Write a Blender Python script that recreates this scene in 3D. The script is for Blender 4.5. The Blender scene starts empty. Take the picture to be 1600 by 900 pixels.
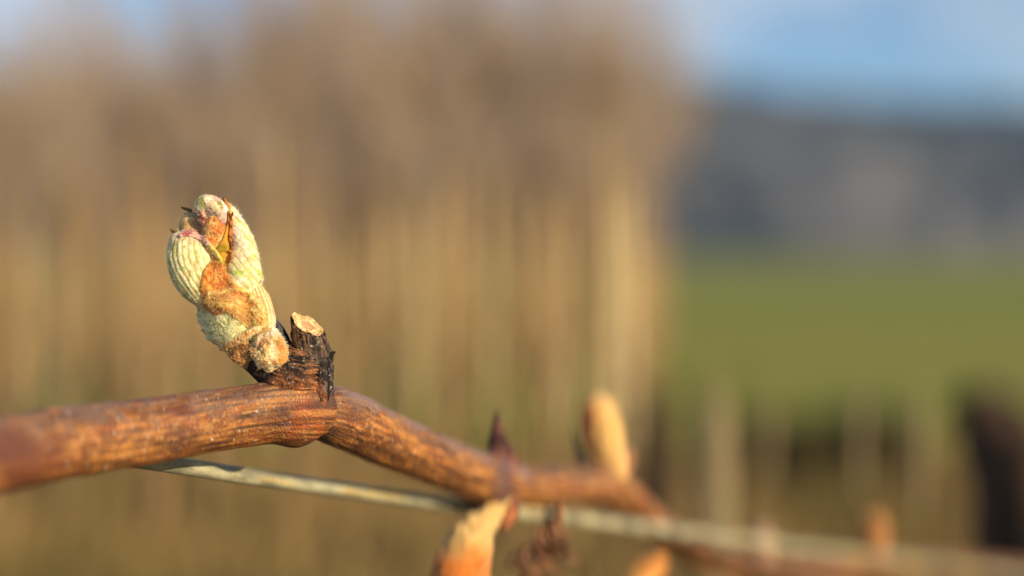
import bpy, math, random
import numpy as np
from mathutils import Vector, Matrix

# ------------------------------------------------------------------ camera, world, sun, exposure
SC = bpy.context.scene
COL = SC.collection
CAMZ = 0.85                      # lens height above the vineyard floor (m)
FOCUS = 0.2222                   # focus distance (m): ten photo pixels to the millimetre there
KPX = 1600 * 50.0 / 36.0         # focal length in photo pixels

cam = bpy.data.cameras.new('camera')
cam.lens = 50.0
cam.sensor_width = 36.0
cam.clip_start = 0.01
cam.clip_end = 6000.0
cam.dof.use_dof = True
cam.dof.focus_distance = FOCUS - 0.002
cam.dof.aperture_fstop = 4.3
cam.dof.aperture_ratio = 1.7
cam_ob = bpy.data.objects.new('camera', cam)
cam_ob.location = (0, 0, CAMZ)
cam_ob.rotation_euler = (math.radians(90), 0, 0)
COL.objects.link(cam_ob)
SC.camera = cam_ob

SUN_EL = math.radians(18.5)
SUN_AZ = math.radians(51)        # to the right of, and behind, the camera
to_sun = Vector((math.sin(SUN_AZ) * math.cos(SUN_EL), -math.cos(SUN_AZ) * math.cos(SUN_EL), math.sin(SUN_EL)))

world = bpy.data.worlds.new('World')
SC.world = world
world.use_nodes = True
nt = world.node_tree
nt.nodes.clear()
wo = nt.nodes.new('ShaderNodeOutputWorld')
wb = nt.nodes.new('ShaderNodeBackground')
sky = nt.nodes.new('ShaderNodeTexSky')
sky.sky_type = 'NISHITA'
sky.sun_disc = False
sky.sun_elevation = SUN_EL
sky.sun_rotation = math.atan2(to_sun.x, to_sun.y)
sky.air_density = 1.0
sky.dust_density = 0.4
sky.ozone_density = 4.0
wb.inputs['Strength'].default_value = 0.11
# thin broken cloud, everywhere in the sky alike
tc = nt.nodes.new('ShaderNodeTexCoord')
mp = nt.nodes.new('ShaderNodeMapping')
mp.inputs['Scale'].default_value = (2.2, 2.2, 9.0)
mp.inputs['Location'].default_value = (7.0, 4.0, 1.0)
nz = nt.nodes.new('ShaderNodeTexNoise')
nz.inputs['Scale'].default_value = 1.3
nz.inputs['Detail'].default_value = 5
rp = nt.nodes.new('ShaderNodeValToRGB')
rp.color_ramp.elements[0].position = 0.48
rp.color_ramp.elements[1].position = 0.76
rp.color_ramp.elements[1].color = (0.75, 0.75, 0.75, 1)
mxs = nt.nodes.new('ShaderNodeMixRGB')
mxs.inputs['Color2'].default_value = (8.2, 7.4, 6.7, 1)
nt.links.new(tc.outputs['Generated'], mp.inputs['Vector'])
nt.links.new(mp.outputs['Vector'], nz.inputs['Vector'])
nt.links.new(nz.outputs['Fac'], rp.inputs['Fac'])
nt.links.new(rp.outputs['Color'], mxs.inputs['Fac'])
nt.links.new(sky.outputs['Color'], mxs.inputs['Color1'])
nt.links.new(mxs.outputs['Color'], wb.inputs['Color'])
nt.links.new(wb.outputs['Background'], wo.inputs['Surface'])

sun = bpy.data.lights.new('sun', 'SUN')
sun.energy = 5.0
sun.angle = math.radians(0.5)
sun.color = (1.0, 0.77, 0.48)
sun_ob = bpy.data.objects.new('sun', sun)
sun_ob.rotation_euler = to_sun.to_track_quat('Z', 'Y').to_euler()
sun_ob.location = (3, -3, 4)
COL.objects.link(sun_ob)

SC.view_settings.view_transform = 'Standard'
SC.view_settings.look = 'None'
SC.view_settings.exposure = 0.40
SC.view_settings.gamma = 1.0
SC.view_settings.use_curve_mapping = False
SC.render.engine = 'CYCLES'
SC.cycles.use_denoising = True
SC.cycles.max_bounces = 6
SC.cycles.transparent_max_bounces = 6

# ------------------------------------------------------------------ helpers
rng = np.random.default_rng(7)
random.seed(7)
_TAB = rng.random((64, 64, 64))


def vnoise(p):
    """smooth value noise in [0,1] at points p (..., 3)"""
    p = np.asarray(p, float)
    i = np.floor(p).astype(int)
    f = p - i
    f = f * f * (3 - 2 * f)
    r = np.zeros(p.shape[:-1])
    for dx in (0, 1):
        wx = f[..., 0] if dx else 1 - f[..., 0]
        for dy in (0, 1):
            wy = f[..., 1] if dy else 1 - f[..., 1]
            for dz in (0, 1):
                wz = f[..., 2] if dz else 1 - f[..., 2]
                r += wx * wy * wz * _TAB[(i[..., 0] + dx) % 64, (i[..., 1] + dy) % 64, (i[..., 2] + dz) % 64]
    return r


def fbm(p, oct=4):
    p = np.asarray(p, float)
    r, a, t = 0.0, 1.0, 0.0
    for k in range(oct):
        r = r + a * vnoise(p * 2 ** k + 11.3 * k)
        t += a
        a *= 0.5
    return r / t


def sstep(a, b, x):
    t = np.clip((x - a) / (b - a), 0, 1)
    return t * t * (3 - 2 * t)


def lin(c):
    c = np.asarray(c, float) / 255.0
    return np.where(c < 0.04045, c / 12.92, ((c + 0.055) / 1.055) ** 2.4)


def A(r, g, b, k=0.80):
    """surface colour that shows about this sRGB value in the warm sun"""
    return np.clip(lin((r, g, b)) / np.array([1.0, 0.87, 0.76]) * k, 0.004, 0.86)


def mix(a, b, t):
    t = np.asarray(t)[..., None]
    return a * (1 - t) + b * t


def pt(px, py, dd):
    """photo pixel at dd millimetres beyond the focus plane -> world point"""
    d = FOCUS + dd * 1e-3
    return np.array([(px - 800) / KPX * d, d, CAMZ - (py - 450) / KPX * d])


def far(px, d, z=0.0):
    return np.array([(px - 800) / KPX * d, d, z])


def catmull(P, n):
    P = np.asarray(P, float)
    seg = np.linalg.norm(np.diff(P[:, :2], axis=0), axis=1) + 1e-9
    t = np.concatenate([[0], np.cumsum(seg)])
    t /= t[-1]
    Q = np.vstack([2 * P[0] - P[1], P, 2 * P[-1] - P[-2]])
    tt = np.concatenate([[2 * t[0] - t[1]], t, [2 * t[-1] - t[-2]]])
    m = (Q[2:] - Q[:-2]) / (tt[2:] - tt[:-2])[:, None]
    s = np.linspace(0, 1, n)
    k = np.clip(np.searchsorted(t, s, side='right') - 1, 0, len(t) - 2)
    h = (t[k + 1] - t[k])[:, None]
    x = ((s - t[k])[:, None]) / h
    return ((2 * x ** 3 - 3 * x ** 2 + 1) * P[k] + (x ** 3 - 2 * x ** 2 + x) * h * m[k]
            + (-2 * x ** 3 + 3 * x ** 2) * P[k + 1] + (x ** 3 - x ** 2) * h * m[k + 1])


MATS = {}


def attr_mat(name, rough=0.6, spec=0.3, sheen=0.0, bump=0.0, bscale=4000.0, sss=0.0, vary=0.12):
    if name in MATS:
        return MATS[name]
    m = bpy.data.materials.new(name)
    m.use_nodes = True
    n = m.node_tree
    b = n.nodes['Principled BSDF']
    at = n.nodes.new('ShaderNodeAttribute')
    at.attribute_name = 'Col'
    tc = n.nodes.new('ShaderNodeTexCoord')
    no = n.nodes.new('ShaderNodeTexNoise')
    no.inputs['Scale'].default_value = bscale
    no.inputs['Detail'].default_value = 3
    n.links.new(tc.outputs['Object'], no.inputs['Vector'])
    hs = n.nodes.new('ShaderNodeHueSaturation')
    mr = n.nodes.new('ShaderNodeMapRange')
    mr.inputs['From Min'].default_value = 0.25
    mr.inputs['From Max'].default_value = 0.75
    mr.inputs['To Min'].default_value = 1 - vary * 2
    mr.inputs['To Max'].default_value = 1 + vary * 2
    n.links.new(no.outputs['Fac'], mr.inputs['Value'])
    n.links.new(mr.outputs['Result'], hs.inputs['Value'])
    n.links.new(at.outputs['Color'], hs.inputs['Color'])
    n.links.new(hs.outputs['Color'], b.inputs['Base Color'])
    b.inputs['Roughness'].default_value = rough
    b.inputs['Specular IOR Level'].default_value = spec
    if sheen:
        b.inputs['Sheen Weight'].default_value = sheen
        b.inputs['Sheen Roughness'].default_value = 0.4
    if sss:
        b.inputs['Subsurface Weight'].default_value = sss
        b.inputs['Subsurface Radius'].default_value = (1.0, 0.5, 0.2)
        b.inputs['Subsurface Scale'].default_value = 0.0006
    if bump:
        bp = n.nodes.new('ShaderNodeBump')
        bp.inputs['Strength'].default_value = bump
        bp.inputs['Distance'].default_value = 0.0008
        n.links.new(no.outputs['Fac'], bp.inputs['Height'])
        n.links.new(bp.outputs['Normal'], b.inputs['Normal'])
    MATS[name] = m
    return m


def noise_mat(name, c1, c2, scale, rough=0.85, spec=0.2, detail=5, stretch=(1, 1, 1), c3=None, bump=0.0):
    if name in MATS:
        return MATS[name]
    m = bpy.data.materials.new(name)
    m.use_nodes = True
    n = m.node_tree
    b = n.nodes['Principled BSDF']
    tc = n.nodes.new('ShaderNodeTexCoord')
    mp = n.nodes.new('ShaderNodeMapping')
    mp.inputs['Scale'].default_value = stretch
    no = n.nodes.new('ShaderNodeTexNoise')
    no.inputs['Scale'].default_value = scale
    no.inputs['Detail'].default_value = detail
    rp = n.nodes.new('ShaderNodeValToRGB')
    e = rp.color_ramp.elements
    e[0].position, e[1].position = 0.35, 0.68
    e[0].color = (*c1, 1)
    e[1].color = (*c2, 1)
    if c3 is not None:
        x = e.new(0.52)
        x.color = (*c3, 1)
    n.links.new(tc.outputs['Object'], mp.inputs['Vector'])
    n.links.new(mp.outputs['Vector'], no.inputs['Vector'])
    n.links.new(no.outputs['Fac'], rp.inputs['Fac'])
    n.links.new(rp.outputs['Color'], b.inputs['Base Color'])
    b.inputs['Roughness'].default_value = rough
    b.inputs['Specular IOR Level'].default_value = spec
    if bump:
        bp = n.nodes.new('ShaderNodeBump')
        bp.inputs['Strength'].default_value = bump
        n.links.new(no.outputs['Fac'], bp.inputs['Height'])
        n.links.new(bp.outputs['Normal'], b.inputs['Normal'])
    MATS[name] = m
    return m


def mesh_from(name, V, F, mat, parent=None, C=None, origin=None, smooth=True):
    V = np.asarray(V, float)
    if origin is not None:
        V = V - origin
    me = bpy.data.meshes.new(name)
    me.from_pydata(V.tolist(), [], F if isinstance(F, list) else F.tolist())
    if C is not None:
        at = me.color_attributes.new('Col', 'FLOAT_COLOR', 'POINT')
        c4 = np.ones((len(V), 4), np.float32)
        c4[:, :3] = C
        at.data.foreach_set('color', c4.ravel())
    if smooth:
        me.polygons.foreach_set('use_smooth', np.ones(len(me.polygons), bool))
    me.materials.append(mat)
    me.update()
    o = bpy.data.objects.new(name, me)
    COL.objects.link(o)
    if parent is not None:
        o.parent = parent
        o.matrix_parent_inverse = parent.matrix_basis.inverted()
    if origin is not None:
        o.location = origin
    return o


def empty(name, loc):
    e = bpy.data.objects.new(name, None)
    e.location = loc
    e.empty_display_size = 0.01
    COL.objects.link(e)
    return e


def tag(o, label=None, cat=None, group=None, kind=None):
    if label:
        o['label'] = label
    if cat:
        o['category'] = cat
    if group:
        o['group'] = group
    if kind:
        o['kind'] = kind
    return o


def grid_faces(nv, nu, close=True):
    i = np.arange(nv - 1)[:, None]
    j = np.arange(nu if close else nu - 1)[None, :]
    a = i * nu + j
    b = i * nu + (j + 1) % nu
    return np.stack([a, b, b + nu, a + nu], -1).reshape(-1, 4)


def loft(name, spine, nv, nu, mat, parent, disp=None, color=None, cut=None, round_ends=False, want=False):
    """closed tapering body along a spine of (px, py, depth mm, half width px, half depth px).
    disp(u, v, Q) -> mm outward; color(u, v, Q, P) -> rgb.  Q: local millimetre coordinates."""
    S = catmull(spine, nv)
    if round_ends:
        e = np.linspace(0, 1, nv)
        k = np.sqrt(np.clip(1 - (1 - np.clip(e / 0.14, 0, 1)) ** 2, 0, 1)) * np.sqrt(np.clip(1 - (1 - np.clip((1 - e) / 0.14, 0, 1)) ** 2, 0, 1))
        S[:, 3:] *= np.maximum(k, 0.02)[:, None]
    d = FOCUS + S[:, 2] * 1e-3
    C = np.stack([(S[:, 0] - 800) / KPX * d, d, CAMZ - (S[:, 1] - 450) / KPX * d], -1)
    T = np.gradient(C, axis=0)
    T /= np.linalg.norm(T, axis=1)[:, None]
    view = C - np.array([0, 0, CAMZ])
    view /= np.linalg.norm(view, axis=1)[:, None]
    N1 = np.cross(T, view)
    N1 /= np.linalg.norm(N1, axis=1)[:, None]
    N2 = np.cross(N1, T)              # points roughly away from the camera
    w = np.maximum(S[:, 3], 0.15) / KPX * d
    h = np.maximum(S[:, 4], 0.15) / KPX * d
    u = np.linspace(0, 2 * np.pi, nu, endpoint=False)
    U, Vv = np.meshgrid(u, np.linspace(0, 1, nv))
    cu, su = np.cos(U)[..., None], np.sin(U)[..., None]
    # u = 0: image side N1, u = pi/2: towards the camera
    R = cu * (w[:, None, None] * N1[:, None]) - su * (h[:, None, None] * N2[:, None])
    P = C[:, None] + R
    nrm = cu * N1[:, None] / np.maximum(w, 1e-6)[:, None, None] - su * N2[:, None] / np.maximum(h, 1e-6)[:, None, None]
    nrm /= np.linalg.norm(nrm, axis=2)[..., None]
    Q = P * 1000.0
    if disp is not None:
        D = disp(U, Vv, Q)
        taper = np.minimum(1, w / (w.max() * 0.35))[:, None]
        P = P + nrm * (D * taper * 1e-3)[..., None]
    if cut is not None:
        c, n = cut
        n = n / np.linalg.norm(n)
        dist = (P - c) @ n + 0.0009 * (fbm(P * 900.0, 3) - .5)
        den = (T @ n)[:, None]
        over = dist > 0
        P = np.where(over[..., None], P - T[:, None] * (dist / den)[..., None], P)
    cc = color(U, Vv, Q, P) if color is not None else None
    V = P.reshape(-1, 3)
    F = grid_faces(nv, nu).tolist()
    F.append(list(range(nu))[::-1])
    F.append([(nv - 1) * nu + j for j in range(nu)])
    cen = V.mean(0)
    o = mesh_from(name, V, F, mat, parent, None if cc is None else cc.reshape(-1, 3), origin=cen)
    if want:
        return o, P, nrm, C, T
    return o


def tube(path, rad, sides=6):
    """vertices and faces of a tube along path (n,3), radius per point"""
    path = np.asarray(path, float)
    rad = np.broadcast_to(rad, (len(path),))
    T = np.gradient(path, axis=0)
    T /= np.linalg.norm(T, axis=1)[:, None] + 1e-12
    up = np.array([0.31, 0.17, 0.93])
    N = np.cross(T, up)
    N /= np.linalg.norm(N, axis=1)[:, None] + 1e-12
    B = np.cross(T, N)
    u = np.linspace(0, 2 * np.pi, sides, endpoint=False)
    V = path[:, None] + rad[:, None, None] * (np.cos(u)[None, :, None] * N[:, None] + np.sin(u)[None, :, None] * B[:, None])
    F = grid_faces(len(path), sides).tolist()
    F.append(list(range(sides))[::-1])
    F.append([(len(path) - 1) * sides + j for j in range(sides)])
    return V.reshape(-1, 3), F


class MB:
    def __init__(s):
        s.V, s.F, s.n = [], [], 0

    def add(s, V, F):
        s.V.append(np.asarray(V))
        s.F += [[i + s.n for i in f] for f in F]
        s.n += len(V)

    def build(s, name, mat, parent=None, origin=None, smooth=True):
        return mesh_from(name, np.vstack(s.V), s.F, mat, parent, origin=origin, smooth=smooth)


# ------------------------------------------------------------------ ground, meadow, hills
def ground_z(x, y):
    d = np.hypot(x, y)
    t = np.clip((d - 12) / 238, 0, 1.4)
    return 5.6 * t ** 1.25 + 0.02 * (fbm(np.stack([x * 0.7, y * 0.7, 0 * x], -1), 3) - 0.5) * np.clip(d / 3, 0, 1)


ys = np.concatenate([np.linspace(-6, 14, 60), np.geomspace(14.5, 340, 60)])
xs = np.concatenate([-np.geomspace(400, 8.2, 30), np.linspace(-8, 8, 60), np.geomspace(8.2, 400, 30)])
X, Y = np.meshgrid(xs, ys)
Z = ground_z(X, Y)
gm = bpy.data.materials.new('meadow')
gm.use_nodes = True
n = gm.node_tree
b = n.nodes['Principled BSDF']
b.inputs['Roughness'].default_value = 0.95
b.inputs['Specular IOR Level'].default_value = 0.1
tcg = n.nodes.new('ShaderNodeTexCoord')


def nnoise(scale, stretch, lo, hi, detail=4):
    mpg = n.nodes.new('ShaderNodeMapping')
    mpg.inputs['Scale'].default_value = stretch
    ng = n.nodes.new('ShaderNodeTexNoise')
    ng.inputs['Scale'].default_value = scale
    ng.inputs['Detail'].default_value = detail
    r = n.nodes.new('ShaderNodeMapRange')
    r.inputs['From Min'].default_value = lo
    r.inputs['From Max'].default_value = hi
    n.links.new(tcg.outputs['Object'], mpg.inputs['Vector'])
    n.links.new(mpg.outputs['Vector'], ng.inputs['Vector'])
    n.links.new(ng.outputs['Fac'], r.inputs['Value'])
    return r.outputs['Result']


def nmix(f, a, bcol):
    mxn = n.nodes.new('ShaderNodeMixRGB')
    for k, v in (('Fac', f), ('Color1', a), ('Color2', bcol)):
        if isinstance(v, (tuple, list)):
            mxn.inputs[k].default_value = (*v, 1)
        else:
            n.links.new(v, mxn.inputs[k])
    return mxn.outputs['Color']


green = nmix(nnoise(0.085, (0.2, 1.0, 0), 0.36, 0.62), (0.105, 0.15, 0.022), (0.31, 0.29, 0.062))
green = nmix(nnoise(0.9, (1, 0.6, 0), 0.4, 0.75), green, (0.17, 0.20, 0.045))
soil = nmix(nnoise(1.6, (1, 1, 0), 0.35, 0.7), (0.13, 0.095, 0.055), (0.28, 0.19, 0.11))
soil = nmix(nnoise(2.7, (1, 0.5, 0), 0.5, 0.66), soil, (0.10, 0.10, 0.03))
sx = n.nodes.new('ShaderNodeSeparateXYZ')
n.links.new(tcg.outputs['Object'], sx.inputs['Vector'])
mrg = n.nodes.new('ShaderNodeMapRange')          # tilled strip under the vines, meadow beyond
mrg.inputs['From Min'].default_value = 6.2
mrg.inputs['From Max'].default_value = 7.2
n.links.new(sx.outputs['Y'], mrg.inputs['Value'])
n.links.new(nmix(mrg.outputs['Result'], soil, green), b.inputs['Base Color'])
g = mesh_from('ground', np.stack([X, Y, Z], -1).reshape(-1, 3), grid_faces(len(ys), len(xs), False), gm)
tag(g, 'green meadow and tilled vineyard floor', None, kind='structure')


def hill(name, d0, d1, ridge, mat, seed):
    """slope from distance d0 up to the ridge at d1; ridge(px) is the skyline height in photo pixels"""
    pxs = np.linspace(-900, 2500, 170)
    t = np.linspace(0, 1, 60)
    PX, TT = np.meshgrid(pxs, t)
    D = d0 + (d1 - d0) * TT
    zr = CAMZ + (450 - ridge(PX)) / KPX * d1
    zz = 2.0 + (zr - 2.0) * (TT ** 0.85)
    zz += (fbm(np.stack([PX * 0.004 + seed, TT * 4, 0 * PX], -1), 4) - 0.5) * 0.42 * zr * np.sin(TT * np.pi) ** 0.7
    zz += (fbm(np.stack([PX * 0.04 + seed, TT * 40, 0 * PX], -1), 3) - 0.5) * 5.0 * np.clip(TT * 8, 0, 1)
    Vh = np.stack([(PX - 800) / KPX * D, D, zz], -1)
    back = Vh[-1:].copy()
    back[..., 1] += 60
    back[..., 2] = -5
    V = np.concatenate([Vh, back], 0).reshape(-1, 3)
    o = mesh_from(name, V, grid_faces(len(t) + 1, len(pxs), False), mat)
    tag(o, None, None, kind='structure')
    return o


hm = noise_mat('bare_woodland', (0.014, 0.024, 0.042), (0.14, 0.135, 0.135), 0.014, stretch=(1, 0.6, 1.6), c3=(0.07, 0.072, 0.075), rough=1.0, spec=0.0)
h1 = hill('hill', 330, 640, lambda px: 142 + 6 * np.sin(px / 210.0) + 4 * np.sin(px / 93.0) - 0.055 * np.clip(1300 - px, -600, 600), hm, 3.0)

# ------------------------------------------------------------------ far vegetation: bare trees
bark_far = noise_mat('far_bark', tuple(A(120, 92, 66)), tuple(A(190, 150, 104)), 3.0)
twig_mat = noise_mat('far_twig', tuple(A(162, 133, 110)), tuple(A(212, 180, 150)), 2.0)


def bare_tree_meshes(seed, height, spread):
    r = random.Random(seed)
    trunk, twigs = MB(), MB()
    th = height * 0.38
    tp = [np.array([0.05 * math.sin(k * 1.3 + seed), 0.04 * math.cos(k * 1.7), th * k / 5]) for k in range(6)]
    V, F = tube(tp, np.linspace(0.065, 0.045, 6), 8)
    trunk.add(V, F)

    def grow(p, dirv, length, rad, level):
        nseg = 4
        pts, q, dv = [p], p.copy(), dirv.copy()
        for k in range(nseg):
            dv = dv + np.array([r.gauss(0, .13), r.gauss(0, .13), r.gauss(0.05, .1)])
            dv /= np.linalg.norm(dv)
            q = q + dv * length / nseg
            pts.append(q.copy())
        V, F = tube(pts, np.linspace(rad, rad * 0.55, nseg + 1), 5 if level == 0 else 3)
        (trunk if level == 0 else twigs).add(V, F)
        if level >= 3:
            return
        for k in range((8, 7, 6)[level]):
            i = r.randint(1, nseg)
            ax = np.array([r.gauss(0, 1), r.gauss(0, 1), r.gauss(0.35, .6)])
            nd = dv + ax / np.linalg.norm(ax) * 0.95
            grow(pts[i], nd / np.linalg.norm(nd), length * r.uniform(0.45, 0.7), rad * 0.42, level + 1)

    for k in range(7):
        a = 2 * math.pi * k / 7 + r.uniform(-.3, .3)
        s = r.uniform(0.35, 0.95)
        dv = np.array([math.cos(a) * s * spread, math.sin(a) * s * spread, 1.0])
        grow(tp[-1] if k % 2 else tp[-2], dv / np.linalg.norm(dv), height * r.uniform(0.28, 0.40), 0.03, 0)
    return trunk, twigs


protos = []
for s in range(3):
    tr, tw = bare_tree_meshes(20 + s, 4.0, 0.8)
    protos.append((tr, tw))
tree_meshes = []
TREES = [(40, 16.0, 4.3), (215, 19.5, 5.1), (345, 16.5, 4.9), (470, 20.0, 6.0), (585, 17.0, 5.2), (700, 21.0, 6.3), (805, 17.5, 5.4), (895, 20.0, 5.9), (960, 17.0, 4.6), (-90, 18.5, 4.6), (130, 23.0, 5.7), (640, 24.0, 6.8), (120, 14.5, 3.0), (290, 15.0, 3.1), (425, 14.5, 2.9), (530, 15.2, 3.2), (650, 14.6, 3.0), (765, 15.4, 3.2), (870, 14.8, 3.1), (945, 15.4, 3.0)]
WHERE = ['at the far left edge of the picture', 'left of and behind the sharp bud', 'straight above the sharp bud',
         'just right of the sharp bud', 'left of the picture centre', 'left of the picture centre line, tallest of the near ones', 'at the picture centre', 'second from the meadow',
         'nearest the green meadow', 'cut off by the left edge of the picture', 'farther back on the left', 'farthest back near the picture centre',
         'low, between the left edge and the sharp bud', 'low, right behind the sharp bud', 'low, just right of the sharp bud', 'low, above the cut stump', 'low, above the wire',
         'low, above the withered bud', 'low, left of the glowing bud', 'low, above the glowing bud']
for i, (px, d, h) in enumerate(TREES):
    base = far(px, d)
    base[2] = float(ground_z(np.array(base[0]), np.array(d))) - 0.03
    e = empty('bare_tree', base)
    k = i % 3
    if i < 3:
        a = protos[k][0].build('trunk', bark_far, None)
        c = protos[k][1].build('crown', twig_mat, None)
        tree_meshes.append((a.data, c.data))
    else:
        a = bpy.data.objects.new('trunk', tree_meshes[k][0])
        c = bpy.data.objects.new('crown', tree_meshes[k][1])
        COL.objects.link(a)
        COL.objects.link(c)
    a.parent = e
    c.parent = e
    sc = h / 4.0
    e.scale = (sc, sc, sc)
    e.rotation_euler = (0, 0, i * 1.9)
    tag(e, 'blurred leafless brown tree ' + WHERE[i], 'tree', 'bare trees behind the stakes')

# ------------------------------------------------------------------ wooden vineyard stakes and tied vines
stake_mats = [noise_mat('stake_wood_%d' % k, tuple(A(*a)), tuple(A(*bb)), 9.0, stretch=(1, 1, 0.12)) for k, (a, bb) in
              enumerate([((185, 150, 100), (232, 196, 138)), ((128, 100, 68), (182, 144, 98)), ((215, 182, 126), (250, 220, 164))])]
stake_mesh = []
for k in range(3):
    L = 1.5
    zz = np.array([0, 0.3, 0.7, 1.1, 1.40, 1.47, 1.5])
    rr = np.array([0.0165, 0.016, 0.016, 0.0155, 0.015, 0.009, 0.003])
    pth = np.stack([0.006 * np.sin(zz * 3 + k), 0.006 * np.cos(zz * 2.3 + k * 2), zz], -1)
    V, F = tube(pth, rr, 8)
    o = mesh_from('stake_proto', V, F, stake_mats[k])
    stake_mesh.append(o.data)
    bpy.data.objects.remove(o)

r = random.Random(5)
stakes = []
# (photo x of the foot, distance m, height factor, wood)
ROWS = []
for row, (d0, x0, x1, step) in enumerate([(5.0, -40, 640, 125), (6.4, 20, 960, 84), (8.0, -10, 1000, 60), (10.0, 15, 1010, 42), (13.0, 0, 1015, 32)]):
    x = x0
    while x < x1:
        ROWS.append((x + r.uniform(-14, 14), d0 + r.uniform(-.25, .25), r.uniform(0.84, 1.08), r.choice([0, 1, 1, 1] if row < 2 else [0, 0, 1, 2]), row))
        x += step
ROWS += [(990, 6.6, 0.90, 2, 1), (968, 7.1, 0.92, 2, 2), (940, 6.9, 0.88, 2, 1), (1003, 8.3, 0.95, 2, 2)]
TONE = ('tan', 'brown', 'pale straw')
RANK = ('nearest row', 'second row', 'third row', 'fourth row', 'farthest row')
ZONES = ((70, 'at the left edge'), (170, 'right of the left edge'), (260, 'left of the sharp bud'), (345, 'behind the sharp bud'), (430, 'right of the sharp bud'), (520, 'above the cut stump'),
         (610, 'right of the cut stump'), (700, 'above the wire'), (790, 'left of the withered bud tip'), (870, 'right of the withered bud tip'), (950, 'behind the glowing bud'), (9999, 'next to the meadow'))


def zone(px):
    return next(w for lim, w in ZONES if px < lim)


for (px, d, hf, k, row) in ROWS:
    o = bpy.data.objects.new('vineyard_stake', stake_mesh[k])
    o.location = far(px, d, -0.02)
    o.rotation_euler = (r.gauss(0, .012), r.gauss(0, .012), r.uniform(0, 6))
    o.scale = (1, 1, hf)
    COL.objects.link(o)
    tag(o, '%s wooden stake, %s, %s' % (TONE[k], RANK[row], zone(px)), 'stake', 'wooden stakes of the vineyard block')


def bare_vine_meshes(seed):
    q = random.Random(seed)
    t, c = MB(), MB()
    p = [np.array([0.03 * math.sin(k * 1.1 + seed), 0.03 * math.cos(k * 1.4 + seed), 0.62 * k / 6]) for k in range(7)]
    V, F = tube(p, np.linspace(0.024, 0.017, 7), 7)
    t.add(V, F)
    for j in range(15):
        a = q.uniform(0, 6.28)
        s0 = p[q.randint(2, 6)]
        out = q.uniform(0.05, 0.22)
        top = q.uniform(0.95, 1.45)
        m1 = s0 + np.array([math.cos(a) * out, math.sin(a) * out, q.uniform(.12, .35)])
        m2 = np.array([math.cos(a + .5) * out * .8, math.sin(a + .5) * out * .8, (m1[2] + top) / 2])
        m3 = np.array([math.cos(a + 1) * out * .9, math.sin(a + 1) * out * .9, top])
        pth = catmull(np.stack([s0, m1, m2, m3]) + 1e-4 * np.arange(4)[:, None], 8)
        V, F = tube(pth, np.linspace(0.0055, 0.003, 8), 3)
        c.add(V, F)
    return t, c


vm = []
vine_twig = noise_mat('old_vine_cane', tuple(A(165, 126, 82)), tuple(A(215, 170, 114)), 6.0)
for k in range(3):
    t, c = bare_vine_meshes(40 + k)
    a = t.build('trunk', bark_far)
    cc = c.build('canes', vine_twig)
    vm.append((a.data, cc.data))
    bpy.data.objects.remove(a)
    bpy.data.objects.remove(cc)
for i, (px, d, hf, k, row) in enumerate(ROWS):
    if i % 2:
        continue
    e = empty('bare_vine', far(px + r.uniform(6, 20), d - 0.06, -0.01))
    e.rotation_euler = (0, 0, r.uniform(0, 6.28))
    for nm, me in zip(('trunk', 'canes'), vm[i // 2 % 3]):
        o = bpy.data.objects.new(nm, me)
        o.parent = e
        COL.objects.link(o)
    tag(e, 'bare brown vine, %s, %s' % (RANK[row], zone(px)), 'vine', 'bare vines among the stakes')

same = {}
for o in COL.objects:
    if o.get('label') and o.name.split('.')[0] in ('vineyard_stake', 'bare_vine'):
        same.setdefault(o['label'], []).append(o)
for lb, os_ in same.items():
    if len(os_) > 1:
        os_.sort(key=lambda o: o.location.x / o.location.y)
        words = {2: ('left', 'right'), 3: ('left', 'middle', 'right')}.get(len(os_))
        for k, o in enumerate(os_):
            if words:
                o['label'] = '%s of %s: %s' % (words[k], ('two', 'three')[len(os_) - 2], lb)

# ------------------------------------------------------------------ right side: posts, trunks, dark sticks standing in for shade
post_mat = noise_mat('post_wood', tuple(A(118, 100, 70)), tuple(A(165, 140, 98)), 8.0, stretch=(1, 1, 0.15))
shade_dark = noise_mat('shade_dark', (0.006, 0.005, 0.004), (0.03, 0.018, 0.011), 25.0, stretch=(1, 1, 0.3))


def post(px, d, w, h, mat, label, lean=0.0, nm='vineyard_post', cat='post'):
    zz = np.linspace(0, h, 9)
    pth = np.stack([lean * zz + 0.008 * np.sin(zz * 5), 0 * zz, zz], -1)
    rr = np.full(9, w / 2) * (1 + 0.06 * np.sin(zz * 17))
    rr[-1] *= 0.72
    V, F = tube(pth, rr, 12)
    o = mesh_from(nm, V, F, mat)
    o.location = far(px, d, -0.02)
    tag(o, label, cat)
    return o


post(1112, 3.6, 0.095, 0.60, post_mat, 'short pale grey-tan post at the near edge of the meadow')


for px_, d_, h_, lb_ in ((1338, 5.6, .46, 'thin grey stake right of the low dark heap'), (1432, 5.0, .50, 'thin grey stake midway between the dark heap and the dark trunk'),
                       (1198, 6.0, .40, 'thin grey stake at the left end of the low dark heap')):
    post(px_, d_, 0.045, h_, post_mat, lb_, 0.01, 'vineyard_stake', 'stake')

trunk_mat = noise_mat('old_vine_bark', (0.010, 0.007, 0.005), (0.075, 0.045, 0.028), 22.0, stretch=(1, 1, 0.3))


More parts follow.
